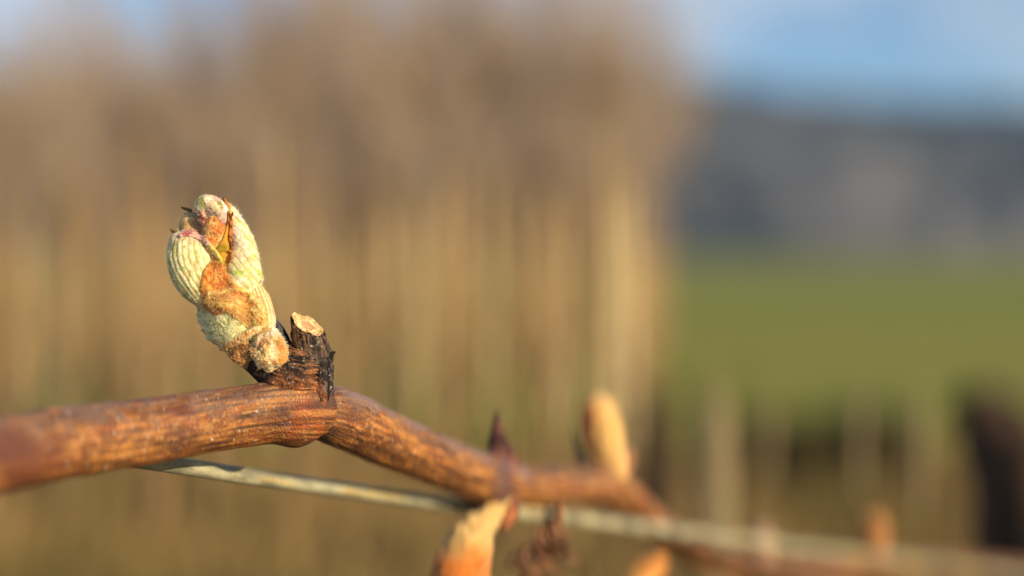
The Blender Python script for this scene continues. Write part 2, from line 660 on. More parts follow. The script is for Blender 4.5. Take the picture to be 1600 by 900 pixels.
def old_vine(px, d, h, rad, label, lean, seed):
    q = random.Random(seed)
    e = empty('old_vine', far(px, d, -0.02))
    zz = np.linspace(0, h, 14)
    pth = np.stack([lean * zz + 0.35 * rad * np.sin(zz * 9 + seed), 0.3 * rad * np.cos(zz * 7), zz], -1)
    rr = rad * (1.15 - 0.35 * zz / h) * (1 + 0.12 * np.sin(zz * 31 + seed))
    V, F = tube(pth, rr, 10)
    mesh_from('trunk', V, F, trunk_mat, e)
    top = pth[-1]
    for j in range(3):
        a = q.uniform(-0.9, 0.9)
        p = np.stack([top - np.array([0, 0, .03]), top + np.array([.06 * a, .02, .015]), top + np.array([.13 * a, .03, .02 + .012 * j])])
        V, F = tube(catmull(p + 1e-5, 7), np.linspace(rad * .55, rad * .25, 7), 7)
        mesh_from('spur', V, F, trunk_mat, e)
    for ch in bpy.data.objects:
        if ch.parent == e:
            ch.matrix_parent_inverse = Matrix.Identity(4)
    tag(e, label, 'vine')
    return e


old_vine(1600, 1.7, 0.70, 0.08, 'thick dark old vine trunk at the right edge of the picture', -0.03, 3)
old_vine(1024, 4.6, 0.50, 0.055, 'small dark old vine trunk left of the short pale post', 0.02, 8)

shade_sticks = MB()  # dark sticks added to stand in for a shadowed gap
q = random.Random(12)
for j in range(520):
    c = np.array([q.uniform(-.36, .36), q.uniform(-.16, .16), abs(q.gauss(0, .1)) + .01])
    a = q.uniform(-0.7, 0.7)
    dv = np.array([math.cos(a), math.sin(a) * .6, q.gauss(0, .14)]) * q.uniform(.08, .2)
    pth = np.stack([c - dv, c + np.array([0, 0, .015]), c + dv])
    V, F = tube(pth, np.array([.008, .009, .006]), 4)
    shade_sticks.add(V, F)
o = shade_sticks.build('shade_heap', shade_dark)
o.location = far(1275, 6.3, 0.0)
tag(o, 'low dark stick heap added for shade between the pale post and the dark trunk', 'wood heap', kind=None)

# dry grass across the vineyard floor
gr = MB()
q = random.Random(3)
gv, gf = [], []
for j in range(20000):
    y = q.uniform(3.2, 7.4)
    x = (q.uniform(-200, 1800) - 800) / KPX * y
    hgt = q.uniform(.04, .10) * (1 if q.random() < .7 else 2)
    a = q.uniform(0, 6.28)
    dx, dy = math.cos(a) * .004, math.sin(a) * .004
    lx, ly = q.gauss(0, .03), q.gauss(0, .03)
    k = len(gv)
    gv += [(x - dx, y - dy, -0.01), (x + dx, y + dy, -0.01), (x + lx * .5 + dx * .7, y + ly * .5 + dy * .7, hgt * .65), (x + lx, y + ly, hgt)]
    gf += [(k, k + 1, k + 2), (k, k + 2, k + 3)]
gmat = noise_mat('grass_blade', tuple(A(105, 90, 46)), tuple(A(185, 145, 92)), 1.3)
o = mesh_from('grass', np.array(gv), [list(f) for f in gf], gmat, smooth=False)
tag(o, 'short dry and green grass on the vineyard floor', 'grass', kind='stuff')

# ------------------------------------------------------------------ haze between the vineyard and the hills
bm_v = np.array([[x, y, z] for x in (-1200, 1200) for y in (-30, 720) for z in (-8, 122)], float)
bm_f = [[0, 1, 3, 2], [4, 6, 7, 5], [0, 4, 5, 1], [2, 3, 7, 6], [0, 2, 6, 4], [1, 5, 7, 3]]
hzm = bpy.data.materials.new('haze_air')
hzm.use_nodes = True
hn = hzm.node_tree
hn.nodes.remove(hn.nodes['Principled BSDF'])
pv = hn.nodes.new('ShaderNodeVolumePrincipled')
pv.inputs['Color'].default_value = (0.36, 0.64, 1.0, 1)
pv.inputs['Density'].default_value = 0.0003
pv.inputs['Anisotropy'].default_value = 0.0
hn.links.new(pv.outputs['Volume'], hn.nodes['Material Output'].inputs['Volume'])
o = mesh_from('haze', bm_v, bm_f, hzm, smooth=False)
tag(o, 'thin bluish haze in front of the hills', 'haze', kind='stuff')

# ------------------------------------------------------------------ trellis wire
wire_mat = attr_mat('galvanised_wire', rough=0.55, spec=0.4, bump=0.25, bscale=2500, vary=0.12)
p0, p1 = pt(235, 721, -2.5), pt(1010, 824, 94)
dirw = (p1 - p0) / np.linalg.norm(p1 - p0)
ts = np.concatenate([np.linspace(-0.12, 0.16, 500), np.linspace(0.1605, 0.9, 120)])
path = p0[None] + ts[:, None] * dirw[None]
path[:, 2] -= 0.0006 * np.sin(np.clip(ts / 0.12, 0, 1) * np.pi)      # slight kink where the cane rests
V, F = tube(path, np.full(len(path), 0.00138), 20)
tt = np.repeat(ts, 20) * 1000
an = np.tile(np.linspace(0, 2 * np.pi, 20, endpoint=False), len(ts))
wq = np.stack([tt * 0.22, np.cos(an) * 1.2, np.sin(an) * 1.2], -1)
n1, n2 = fbm(wq, 4), fbm(wq * np.array([0.55, 1, 1]) + 31, 4)
C = mix(A(124, 115, 90), A(176, 164, 128), sstep(.35, .65, n1))
C = mix(C, A(196, 160, 88), sstep(.56, .70, n2) * 0.8)
C = mix(C, A(120, 118, 104), sstep(.62, .74, fbm(wq * 1.5 + 7, 3)) * .5)
V = V + 0
o = mesh_from('trellis_wire', V, F, wire_mat, None, C, origin=p0)
tag(o, 'taut pale galvanised trellis wire running under the vine cane', 'wire')

# ------------------------------------------------------------------ the vine cane
cane = empty('vine_cane', pt(505, 640, 0))
tag(cane, 'orange-brown grapevine cane with swollen nodes, cut stump and opening buds', 'vine cane')
bark = attr_mat('cane_bark', rough=0.55, spec=0.42, bump=0.5, bscale=3200, vary=0.14)
dark_bark = attr_mat('node_bark', rough=0.7, spec=0.25, bump=0.8, bscale=3000, vary=0.2)


def bark_disp(seed, amp=0.10):
    def f(U, V, Q):
        L = V * seed[1]                      # millimetres along the internode
        q = np.stack([np.cos(U) * 6.5, np.sin(U) * 6.5, L * 0.12 + seed[0]], -1)
        rid = fbm(q, 3) - 0.5
        q2 = np.stack([np.cos(U) * 9, np.sin(U) * 9, L * 0.10 + seed[0] + 9], -1)
        crack = sstep(.60, .70, fbm(q2, 3))
        q3 = np.stack([np.cos(U) * 11, np.sin(U) * 11, L * 0.13 + seed[0]], -1)
        return amp * 1.3 * rid - 0.05 * crack - 0.035 * sstep(.50, .66, fbm(q3, 3)) + 0.25 * (fbm(np.stack([np.cos(U), np.sin(U), L * .25 + seed[0]], -1), 2) - .5)
    return f


def bark_color(seed, node_at=None, extra=None):
    def f(U, V, Q, P):
        L = V * seed[1]
        cu, su = np.cos(U), np.sin(U)
        s0 = seed[0]
        fine = fbm(np.stack([cu * 11, su * 11, L * 0.13 + s0], -1), 3)
        mid = fbm(np.stack([cu * 5, su * 5, L * 0.30 + s0 + 5], -1), 4)
        blot = fbm(np.stack([cu * 2.2, su * 2.2, L * 0.22 + s0 + 17], -1), 3)
        c = mix(A(134, 75, 31), A(203, 128, 56), sstep(.34, .64, mid))
        c = mix(c, A(184, 90, 38), sstep(.5, .70, blot) * .35)
        thin = fbm(np.stack([cu * 19, su * 19, L * 0.10 + s0 + 3], -1), 2)
        c = mix(c, A(104, 58, 28), sstep(.50, .66, thin) * .6)
        c = mix(c, A(226, 158, 88), sstep(.52, .72, fbm(np.stack([cu * 9, su * 9, L * 1.1 + s0 + 41], -1), 4)) * .45)
        c = mix(c, A(96, 52, 28), sstep(.48, .66, fine) * .65)
        q2 = np.stack([cu * 9, su * 9, L * 0.10 + s0 + 9], -1)
        c = mix(c, A(52, 30, 20), sstep(.62, .70, fbm(q2, 3)) * .8)
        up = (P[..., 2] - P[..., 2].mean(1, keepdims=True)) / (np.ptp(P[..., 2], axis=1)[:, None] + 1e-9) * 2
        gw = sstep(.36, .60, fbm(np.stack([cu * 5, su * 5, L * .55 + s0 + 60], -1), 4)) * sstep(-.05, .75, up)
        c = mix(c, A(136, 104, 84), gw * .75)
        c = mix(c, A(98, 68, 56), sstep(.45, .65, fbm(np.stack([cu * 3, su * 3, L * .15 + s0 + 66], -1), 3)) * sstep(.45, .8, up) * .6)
        sp = fbm(np.stack([cu * 10, su * 10, L * 1.7 + s0 + 77], -1), 3)
        c = mix(c, A(84, 64, 60), sstep(.62, .72, sp) * .6)
        fl = vnoise(np.stack([cu * 11, su * 11, L * 2.4 + s0 + 90], -1))
        c = mix(c, A(245, 225, 195), sstep(.88, .96, fl) * .7)
        if extra is not None:
            c = extra(c, U, V, Q, P, L)
        return c
    return f


def px_of(P):
    return 800 + P[..., 0] / P[..., 1] * KPX, 450 - (P[..., 2] - CAMZ) / P[..., 1] * KPX


# first internode, from the left edge of the frame to the node
def disp_left(U, V, Q):
    d = bark_disp((1.7, 62.0))(U, V, Q)
    x, y = px_of(Q / 1000.0)
    low = np.clip((y - 655) / 38.0, 0, 1.3)
    d = d + 1.05 * np.exp(-((x - 462) / 24.0) ** 2) * low ** 2
    return d + 0.25 * np.exp(-((x - 480) / 26.0) ** 2)


def extra_left(c, U, V, Q, P, L):
    x, y = px_of(P)
    nn = fbm(np.stack([x * .05, y * .05, 0 * x], -1), 4)
    # reddish node end with dark seam patch
    c = mix(c, A(196, 86, 26), sstep(400, 480, x) * sstep(.36, .62, nn) * sstep(600, 640, y) * .45)
    lines = fbm(np.stack([L * .10, (y - 0.11 * (450 - x) * sstep(470, 400, x)) * .24, 0 * x + 5], -1), 3)
    c = mix(c, A(88, 44, 22), sstep(.52, .64, lines) * sstep(380, 440, x) * .6)
    c = mix(c, A(226, 150, 76), sstep(.44, .34, lines) * sstep(380, 440, x) * .4)
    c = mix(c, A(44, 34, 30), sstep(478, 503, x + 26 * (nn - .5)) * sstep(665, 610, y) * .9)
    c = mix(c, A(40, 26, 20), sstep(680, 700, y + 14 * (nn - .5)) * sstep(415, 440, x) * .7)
    fl = vnoise(np.stack([x * .27, y * .23, 0 * x + 3], -1))
    c = mix(c, A(252, 236, 208), sstep(.86, .93, fl) * sstep(.86, .93, vnoise(np.stack([x * .21 + 9, y * .25, 0 * x], -1)) + .12) * sstep(440, 470, x) * sstep(.3, .6, vnoise(np.stack([x * .03, y * .03, 0 * x], -1))) * .85)
    # dark red stains on the near stretch
    st = fbm(np.stack([x * .012, y * .02, 0 * x + 8], -1), 3)
    c = mix(c, A(92, 26, 20), np.exp(-((x - 285) / 22.0) ** 2 - ((y - 640) / 13.0) ** 2) * .75)
    c = mix(c, A(96, 44, 30), sstep(170, 20, x) * sstep(.30, .55, st) * .85)
    return c


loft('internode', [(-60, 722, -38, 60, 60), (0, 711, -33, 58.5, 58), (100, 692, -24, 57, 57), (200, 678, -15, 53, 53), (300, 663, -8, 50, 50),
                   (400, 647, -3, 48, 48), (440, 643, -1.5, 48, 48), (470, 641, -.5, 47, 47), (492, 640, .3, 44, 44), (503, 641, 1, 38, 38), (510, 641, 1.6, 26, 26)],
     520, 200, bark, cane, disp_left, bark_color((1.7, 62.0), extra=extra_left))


def extra_right(c, U, V, Q, P, L):
    x, y = px_of(P)
    nn = fbm(np.stack([x * .05, y * .05, 0 * x + 4], -1), 4)
    c = mix(c, A(52, 40, 34), sstep(530, 508, x + 20 * (nn - .5)) * .85)
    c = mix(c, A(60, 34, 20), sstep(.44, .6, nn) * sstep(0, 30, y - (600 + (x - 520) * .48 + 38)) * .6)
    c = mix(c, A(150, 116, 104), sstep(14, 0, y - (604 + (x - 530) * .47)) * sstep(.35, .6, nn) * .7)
    c = mix(c, A(96, 66, 62), np.exp(-((x - 790) / 16.0) ** 2) * .75)
    return c


def disp_right(U, V, Q):
    d = bark_disp((8.3, 70.0))(U, V, Q)
    x, y = px_of(Q / 1000.0)
    return d + 0.7 * np.exp(-((x - 786) / 16.0) ** 2) + 0.9 * np.exp(-((x - 768) / 26.0) ** 2) * np.clip((y - 752) / 30.0, 0, 1)


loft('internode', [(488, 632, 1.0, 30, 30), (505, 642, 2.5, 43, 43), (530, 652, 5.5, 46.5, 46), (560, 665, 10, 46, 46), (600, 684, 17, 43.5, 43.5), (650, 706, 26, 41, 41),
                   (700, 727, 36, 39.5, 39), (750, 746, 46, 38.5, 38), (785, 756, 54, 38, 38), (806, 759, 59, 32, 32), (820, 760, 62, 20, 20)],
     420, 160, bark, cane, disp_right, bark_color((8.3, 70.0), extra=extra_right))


def disp_third(U, V, Q):
    d = bark_disp((14.1, 60.0))(U, V, Q)
    x, y = px_of(Q / 1000.0)
    return d + 0.9 * np.exp(-((x - 958) / 20.0) ** 2) + .5 * np.exp(-((x - 806) / 14.0) ** 2)


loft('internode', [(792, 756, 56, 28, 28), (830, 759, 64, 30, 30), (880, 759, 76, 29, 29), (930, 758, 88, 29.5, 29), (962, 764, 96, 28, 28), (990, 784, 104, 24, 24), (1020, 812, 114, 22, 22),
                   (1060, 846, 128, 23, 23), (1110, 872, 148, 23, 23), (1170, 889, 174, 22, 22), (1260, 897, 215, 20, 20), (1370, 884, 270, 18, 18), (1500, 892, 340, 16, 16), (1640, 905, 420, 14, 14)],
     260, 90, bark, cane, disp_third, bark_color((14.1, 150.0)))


# swollen shoulder over the first node
def wrinkle(U, V, Q, k=2.6):
    x0 = Q[..., 0] + 33.0                       # arcs sagging over the node
    f = Q[..., 2] - 0.035 * x0 ** 2 + 0.10 * x0
    return 2 * fbm(np.stack([f * 3.0 + 2.5 * fbm(Q * .6, 3), x0 * .5, 0 * f + 2], -1), 4) - 1 + .2 * np.sin(f * 8.5 + 16 * fbm(Q * .45, 3))


def disp_shoulder(U, V, Q):
    return 0.42 * wrinkle(U, V, Q) + 0.6 * (fbm(Q * .5, 3) - .5)


def col_shoulder(U, V, Q, P):
    x, y = px_of(P)
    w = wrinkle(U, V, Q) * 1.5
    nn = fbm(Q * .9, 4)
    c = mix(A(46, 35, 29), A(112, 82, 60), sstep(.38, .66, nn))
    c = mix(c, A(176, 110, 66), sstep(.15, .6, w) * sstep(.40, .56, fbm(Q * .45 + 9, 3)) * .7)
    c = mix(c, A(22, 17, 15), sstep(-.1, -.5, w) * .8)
    c = mix(c, mix(A(120, 68, 36), A(190, 112, 54), sstep(.4, .6, fbm(Q * 1.8 + 6, 3))), sstep(574, 612, y + 44 * (nn - .5)) * sstep(505, 492, x) * .9)
    c = mix(c, A(205, 190, 170), sstep(.70, .76, fbm(Q * 2.4 + 3, 3)) * .6)
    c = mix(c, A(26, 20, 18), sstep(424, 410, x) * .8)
    return c


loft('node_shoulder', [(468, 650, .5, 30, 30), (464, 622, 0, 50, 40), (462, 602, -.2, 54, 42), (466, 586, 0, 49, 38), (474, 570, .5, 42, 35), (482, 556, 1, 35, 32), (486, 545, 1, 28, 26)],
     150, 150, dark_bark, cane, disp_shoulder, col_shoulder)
loft('bud_cushion', [(462, 606, 0, 26, 26), (440, 594, -.4, 25, 26), (420, 582, -.6, 22, 26), (402, 571, -.6, 18, 24), (386, 562, -.4, 14, 20), (372, 557, 0, 7, 10)],
     90, 90, dark_bark, cane, lambda U, V, Q: .35 * (fbm(Q * .8, 4) - .5), lambda U, V, Q, P: mix(A(28, 22, 20), A(70, 50, 40), sstep(.45, .7, fbm(Q * .9, 4))))

# cut stump
cutc = pt(481, 512, 0)
cutn = np.array([0.44, -0.33, 0.83])


def disp_stump(U, V, Q):
    q = np.stack([np.cos(U) * 5, np.sin(U) * 5, V * 4.5 + 3], -1)
    return .35 * (fbm(q * 1.4, 3) - .5) + .45 * (fbm(Q * 1.1, 4) - .5) - .5 * np.exp(-((V - .13) / .02) ** 2)


def col_stump(U, V, Q, P):
    q = np.stack([np.cos(U) * 7, np.sin(U) * 7, V * 5 + 3], -1)
    x, y = px_of(P)
    c = mix(A(40, 31, 27), A(118, 92, 74), sstep(.38, .64, .55 * fbm(q, 4) + .45 * fbm(Q * 1.8, 4)))
    c = mix(c, A(186, 128, 74), sstep(.52, .66, fbm(q * np.array([1.3, 1.3, .6]) + 20, 3)) * sstep(560, 520, y) * .8)
    c = mix(c, A(210, 185, 155), sstep(.68, .75, fbm(Q * 2.0, 3)) * .6)
    c = mix(c, A(20, 15, 13), np.exp(-((V - .13) / .022) ** 2))
    return c


st, SP, SN, SCn, ST = loft('cut_stump', [(489, 584, 1.2, 33, 33), (488, 572, 1.2, 34, 34), (486, 552, .8, 32, 32), (482, 530, .3, 27.5, 28), (479, 508, 0, 24.5, 25), (477, 480, 0, 24, 24)],
                           110, 120, dark_bark, cane, disp_stump, col_stump, cut=(cutc, cutn), want=True)
ring = SP[-1]
cen = ring.mean(0)
nn_ = cutn / np.linalg.norm(cutn)
fr = np.linspace(1.0, 0.02, 26)
VV = np.concatenate([cen + (ring - cen) * f for f in fr])
rr_ = np.repeat(fr, len(ring))
aa_ = np.tile(np.linspace(0, 2 * np.pi, len(ring), endpoint=False), 26)
qn = VV * 1000
g1 = fbm(qn * 1.6, 4)
lift = 0.00027 + 0.00016 * (g1 - .35) + 0.00018 * sstep(.8, .97, rr_) - 0.00022 * sstep(.42, .30, rr_)
VV = VV + nn_ * lift[:, None]
cc = mix(A(228, 172, 104), A(250, 214, 150), sstep(.35, .6, g1))
g2 = fbm(qn * .8 + 5, 3)
cc = mix(cc, A(196, 132, 84), sstep(.58, .36, rr_ + .7 * (g2 - .5)) * .8)
cc = mix(cc, A(226, 170, 120), sstep(.30, .16, rr_ + .3 * (g1 - .5)) * .7)
cc = mix(cc, A(196, 122, 58), sstep(.76, .82, rr_) * sstep(.92, .86, rr_) * .6)
cc = mix(cc, A(120, 70, 36), sstep(.93, 1.0, rr_) * .6)
cc = mix(cc, A(170, 110, 60), sstep(.60, .72, fbm(np.stack([np.cos(aa_) * 7, np.sin(aa_) * 7, rr_], -1), 3)) * .6)
Ff = grid_faces(26, len(ring)).tolist() + [[25 * len(ring) + j for j in range(len(ring))]]
wood_face = attr_mat('cut_wood', rough=0.75, spec=.2, bump=.5, bscale=2600, vary=.12)
cf = mesh_from('cut_face', VV, Ff, wood_face, st, cc, origin=None)
cf.matrix_parent_inverse = Matrix.Translation(-Vector(st.location))
loft('bark_spur', [(508, 572, .5, 9, 9), (514, 560, .3, 6.5, 7), (518, 553, 0, 4.5, 5), (524, 550, -.2, 1.5, 2)], 24, 20, dark_bark, cane,
     lambda U, V, Q: .2 * (fbm(Q * 2, 3) - .5), lambda U, V, Q, P: np.broadcast_to(A(38, 30, 25), U.shape + (3,)).copy())
def c_ridge(U, V, Q, P):
    x, y = px_of(P)
    nn = fbm(Q * 1.1, 4)
    c = mix(A(48, 38, 33), A(118, 92, 78), sstep(.42, .66, fbm(Q * 1.7, 3)))
    c = mix(c, A(170, 102, 52), sstep(.40, .56, nn) * sstep(510, 496, x) * sstep(580, 605, y) * .9)
    c = mix(c, mix(A(150, 74, 30), A(206, 122, 56), sstep(.4, .6, fbm(Q * 2.2 + 4, 3))), sstep(612, 640, y + 26 * (nn - .5)) * .85)
    c = mix(c, A(18, 13, 12), np.exp(-((x - 513 - 5 * (nn - .5)) / 2.2) ** 2) * sstep(645, 625, y))
    return mix(c, A(240, 222, 196), sstep(.70, .76, fbm(Q * 2.6 + 3, 3)) * .6)


loft('bark_ridge', [(500, 552, .8, 13, 20), (504, 570, .6, 15, 28), (505, 592, .5, 16, 35), (503, 618, .5, 19, 42), (499, 642, .6, 21, 45), (492, 664, .7, 19, 42), (482, 682, .9, 12, 30)],
     130, 110, dark_bark, cane, lambda U, V, Q: .35 * (fbm(Q * 1.0, 4) - .5) + .12 * (fbm(Q * 2.4, 3) - .5), c_ridge)

# ------------------------------------------------------------------ the opening bud
wool = attr_mat('bud_wool', rough=0.9, spec=.1, sheen=.35, bump=.9, bscale=2600, sss=.25, vary=.16)
leafm = attr_mat('young_leaf', rough=0.75, spec=.2, sheen=.3, bump=.15, bscale=2600, sss=.3, vary=.12)
scalem = attr_mat('bud_scale', rough=0.6, spec=.3, sheen=.1, bump=.6, bscale=2800, sss=.25, vary=.14)
HAIR = []          # (object positions, normals, colour, length, count, lay)


def part(name, spine, mat, parent, disp, color, nv=110, nu=110, hair=None, round_ends=True):
    o, P, Nn, C, T = loft(name, spine, nv, nu, mat, parent, disp, color, round_ends=round_ends, want=True)
    splat(P)
    if hair:
        HAIR.append((P, Nn, T, hair))
    return o


def nz(Q, s, o=0, octv=4):
    return fbm(Q * s + o, octv)


# depth raster of the bud's front, so that scales can lie on what is below them
RX0, RX1, RY0, RY1 = 240, 470, 290, 610
RAST = np.full((RY1 - RY0, RX1 - RX0), np.nan)


def splat(P, closed=True):
    for ax in (0, 1):
        n_ = P.shape[ax]
        f_ = np.linspace(0, n_ - 1, n_ * 3)
        i0 = np.minimum(f_.astype(int), n_ - 2)
        w_ = (f_ - i0)
        w_ = w_[:, None, None] if ax == 0 else w_[None, :, None]
        P = np.take(P, i0, ax) * (1 - w_) + np.take(P, i0 + 1, ax) * w_
    if closed:
        P = P[P[..., 1] < P[..., 1].mean(1, keepdims=True) + 1e-5]
    x, y = px_of(P)
    dd = (P[..., 1] - FOCUS) * 1000
    xi, yi = np.round(x - RX0).astype(int).ravel(), np.round(y - RY0).astype(int).ravel()
    ok = (xi >= 0) & (yi >= 0) & (xi < RAST.shape[1]) & (yi < RAST.shape[0])
    tmp = np.full(RAST.shape, 1e9)
    np.minimum.at(tmp, (yi[ok], xi[ok]), dd.ravel()[ok])
    tmp[tmp > 1e8] = np.nan
    RAST[:] = np.fmin(RAST, tmp)


def blurred(k, it):
    R = RAST.copy()
    for _ in range(it):
        ok = ~np.isnan(R)
        v = np.where(ok, R, 0.0)
        w = ok.astype(float)
        for ax in (0, 1):
            sv, sw = np.zeros_like(v), np.zeros_like(w)
            for q_ in range(-k, k + 1):
                sv += np.roll(v, q_, ax)
                sw += np.roll(w, q_, ax)
            v, w = sv, sw
        R = np.where(w > 0, v / np.maximum(w, 1e-9), np.nan)
    return R


def patch(name, spine, mat, parent, edge, bulge, disp, color, nv=110, nu=90, hair=None, soft=3, ragged=.10):
    """a scale that lies on the bud: spine of (px, py, half width px), edge lift and bulge in mm"""
    S = catmull([(a, b_, 0, w_, w_) for a, b_, w_ in spine], nv)
    tx, ty = np.gradient(S[:, 0]), np.gradient(S[:, 1])
    tl = np.hypot(tx, ty)
    nx, ny = -ty / tl, tx / tl
    s_ = np.linspace(-1.12, 1.12, nu)
    wv = np.maximum(S[:, 3], .3)
    v_ = np.linspace(0, 1, nv)
    vend = np.minimum(1, np.minimum(v_, 1 - v_) / .05)
    rag = 1 + ragged * (fbm(np.stack([v_ * 14 + spine[0][0], 0 * v_, 0 * v_], -1), 3) - .5) * 2
    Sg, Vg = np.meshgrid(s_, v_)
    X_ = S[:, 0:1] + nx[:, None] * Sg * (wv * rag)[:, None]
    Y_ = S[:, 1:2] + ny[:, None] * Sg * (wv * rag)[:, None]
    D0 = np.fmin(blurred(soft, 2), RAST)
    keep = RAST.copy()
    RAST[:] = D0
    D0 = blurred(2, 1)
    RAST[:] = keep
    D0 = np.where(np.isnan(D0), np.nanmax(D0), D0)
    xi = np.clip(X_ - RX0, 0, RAST.shape[1] - 2)
    yi = np.clip(Y_ - RY0, 0, RAST.shape[0] - 2)
    x0, y0 = np.floor(xi).astype(int), np.floor(yi).astype(int)
    fx, fy = xi - x0, yi - y0
    dep = (D0[y0, x0] * (1 - fx) * (1 - fy) + D0[y0, x0 + 1] * fx * (1 - fy) + D0[y0 + 1, x0] * (1 - fx) * fy + D0[y0 + 1, x0 + 1] * fx * fy)
    a_ = np.abs(Sg)
    off = (edge * np.sqrt(np.clip(1 - a_ ** 6, 0, 1)) + bulge * np.clip(1 - a_ ** 2, 0, 1)) * vend[:, None]
    sink = sstep(.97, 1.12, a_) * .9 + (1 - vend[:, None]) * .7
    d = FOCUS + (dep - off + sink) * 1e-3
    P = np.stack([(X_ - 800) / KPX * d, d, CAMZ - (Y_ - 450) / KPX * d], -1)
    Q = P * 1000
    U = Sg
    Nv = np.cross(np.gradient(P, axis=1), np.gradient(P, axis=0))
    Nv /= np.linalg.norm(Nv, axis=2)[..., None] + 1e-12
    Nv *= np.where(Nv[..., 1:2] > 0, -1, 1)
    P = P + Nv * (disp(U, Vg, Q) * np.clip(1.12 - a_, 0, .2) * 5 * 1e-3)[..., None]
    T = np.gradient(P[:, nu // 2], axis=0)
    T /= np.linalg.norm(T, axis=1)[:, None] + 1e-12
    o = mesh_from(name, P.reshape(-1, 3), grid_faces(nv, nu, False), mat, parent, color(U, Vg, Q, P).reshape(-1, 3), origin=P.reshape(-1, 3).mean(0))
    splat(P, False)
    if hair:
        HAIR.append((P[:, nu // 10:-(nu // 10)], Nv[:, nu // 10:-(nu // 10)], T, hair))
    return o


bud = part('bud', [(402, 566, .4, 26, 26), (392, 540, 0, 36, 34), (374, 505, 0, 49, 42), (358, 462, .3, 53, 44), (343, 410, .6, 52, 44), (334, 370, .8, 42, 34), (330, 345, 1.0, 24, 20)],
           wool, cane, lambda U, V, Q: .5 * (nz(Q, .5) - .5) + .25 * (nz(Q, 1.6) - .5),
           lambda U, V, Q, P: mix(mix(A(170, 140, 92), A(222, 198, 130), sstep(.35, .65, nz(Q, .8))), A(150, 160, 84), sstep(.5, .66, nz(Q, .7, 9)) * .6),
           hair=((248, 236, 205), .55, 1300, .3))
bud['label'] = 'opening pale green and cream woolly bud in sharp focus'


# folded leaf on the left
def pleat(U, k, ph=0.0, wob=0.0):
    return np.cos(U * k + ph + wob)


def d_left(U, V, Q):
    wob = 7.0 * (nz(Q, .22) - .5) + 2.0 * V
    return .09 * sstep(-1, .2, pleat(U, 26, 0, wob)) * (.4 + 1.2 * nz(Q, .35, 21)) * np.clip(V * 5, 0, 1) + .5 * (nz(Q, .55) - .5) + .07 * (nz(Q, 2.2) - .5)


def c_left(U, V, Q, P):
    wob = 7.0 * (nz(Q, .22) - .5) + 2.0 * V
    p = pleat(U, 26, 0, wob)
    x, y = px_of(P)
    n1 = nz(Q, 1.3)
    c = mix(A(215, 187, 122), A(250, 230, 172), sstep(.35, .62, n1))
    c = mix(c, A(178, 172, 72), sstep(-.40, -.92, p) * sstep(.30, .46, nz(Q, .6, 4)) * .85)
    c = mix(c, A(150, 150, 84), sstep(.5, .66, nz(Q, 1.0, 8)) * sstep(318, 288, x) * .65)  # grey-green towards the left puts the leaf's shaded side into its colour
    c = mix(c, A(226, 186, 152), sstep(388, 366, y + 10 * (n1 - .5)) * .7)
    c = mix(c, A(172, 84, 66), sstep(.50, .62, nz(Q, 1.1, 3)) * sstep(376, 366, y - .35 * (x - 290)) * .9)
    c = mix(c, A(206, 160, 110), sstep(.55, .68, nz(Q, .9, 14)) * .35)
    return c


part('leaf', [(338, 486, -1.5, 10, 10), (325, 462, -2.0, 27, 24), (309, 430, -2.2, 38, 31), (300, 402, -2.1, 38, 31), (297, 380, -1.6, 33, 26), (302, 362, -1.0, 20, 15)],
     leafm, bud, d_left, c_left, nv=150, nu=190, hair=((253, 240, 205), .40, 1700, .3))


# folded leaf on the right
def c_right(U, V, Q, P):
    x, y = px_of(P)
    n1 = nz(Q, 1.4)
    vein = np.cos((y - 1.05 * x) * .40 + 7 * (nz(Q, .3) - .5))
    c = mix(A(224, 192, 126), A(249, 227, 170), sstep(.38, .6, n1))
    c = mix(c, A(236, 196, 172), sstep(.45, .62, nz(Q, .8, 6)) * sstep(425, 380, y) * .8)
    c = mix(c, A(190, 178, 84), sstep(.45, .95, vein) * sstep(.34, .52, nz(Q, .9, 2)) * .85)
    c = mix(c, A(176, 190, 74), np.exp(-((y - 428 - .0 * x + 8 * (n1 - .5)) / 6.0) ** 2) * sstep(.4, .6, nz(Q, 1.2, 7)) * .9)
    c = mix(c, A(250, 246, 222), sstep(432, 446, y) * sstep(.4, .6, n1) * .6)
    c = mix(c, A(206, 130, 50), sstep(6, 0, x - (358 + .02 * (y - 340))) * sstep(412, 400, y) * .9)
    return c


def d_right(U, V, Q):
    x, y = px_of(Q / 1000)
    vein = np.cos((y - 1.05 * x) * .40 + 7 * (nz(Q, .3) - .5))
    return -.06 * sstep(.3, .95, vein) + .5 * (nz(Q, .6) - .5) + .06 * (nz(Q, 2.2) - .5)


part('leaf', [(378, 466, -1.5, 16, 14), (380, 447, -2.2, 29, 24), (381, 420, -2.3, 27, 23), (381, 393, -2.1, 22, 20), (376, 368, -1.6, 17, 17), (368, 345, -1.0, 12, 13), (358, 325, -.3, 8, 10), (352, 314, 0, 4, 6)],
     leafm, bud, d_right, c_right, nv=170, nu=150, hair=((253, 240, 205), .40, 1700, .3))

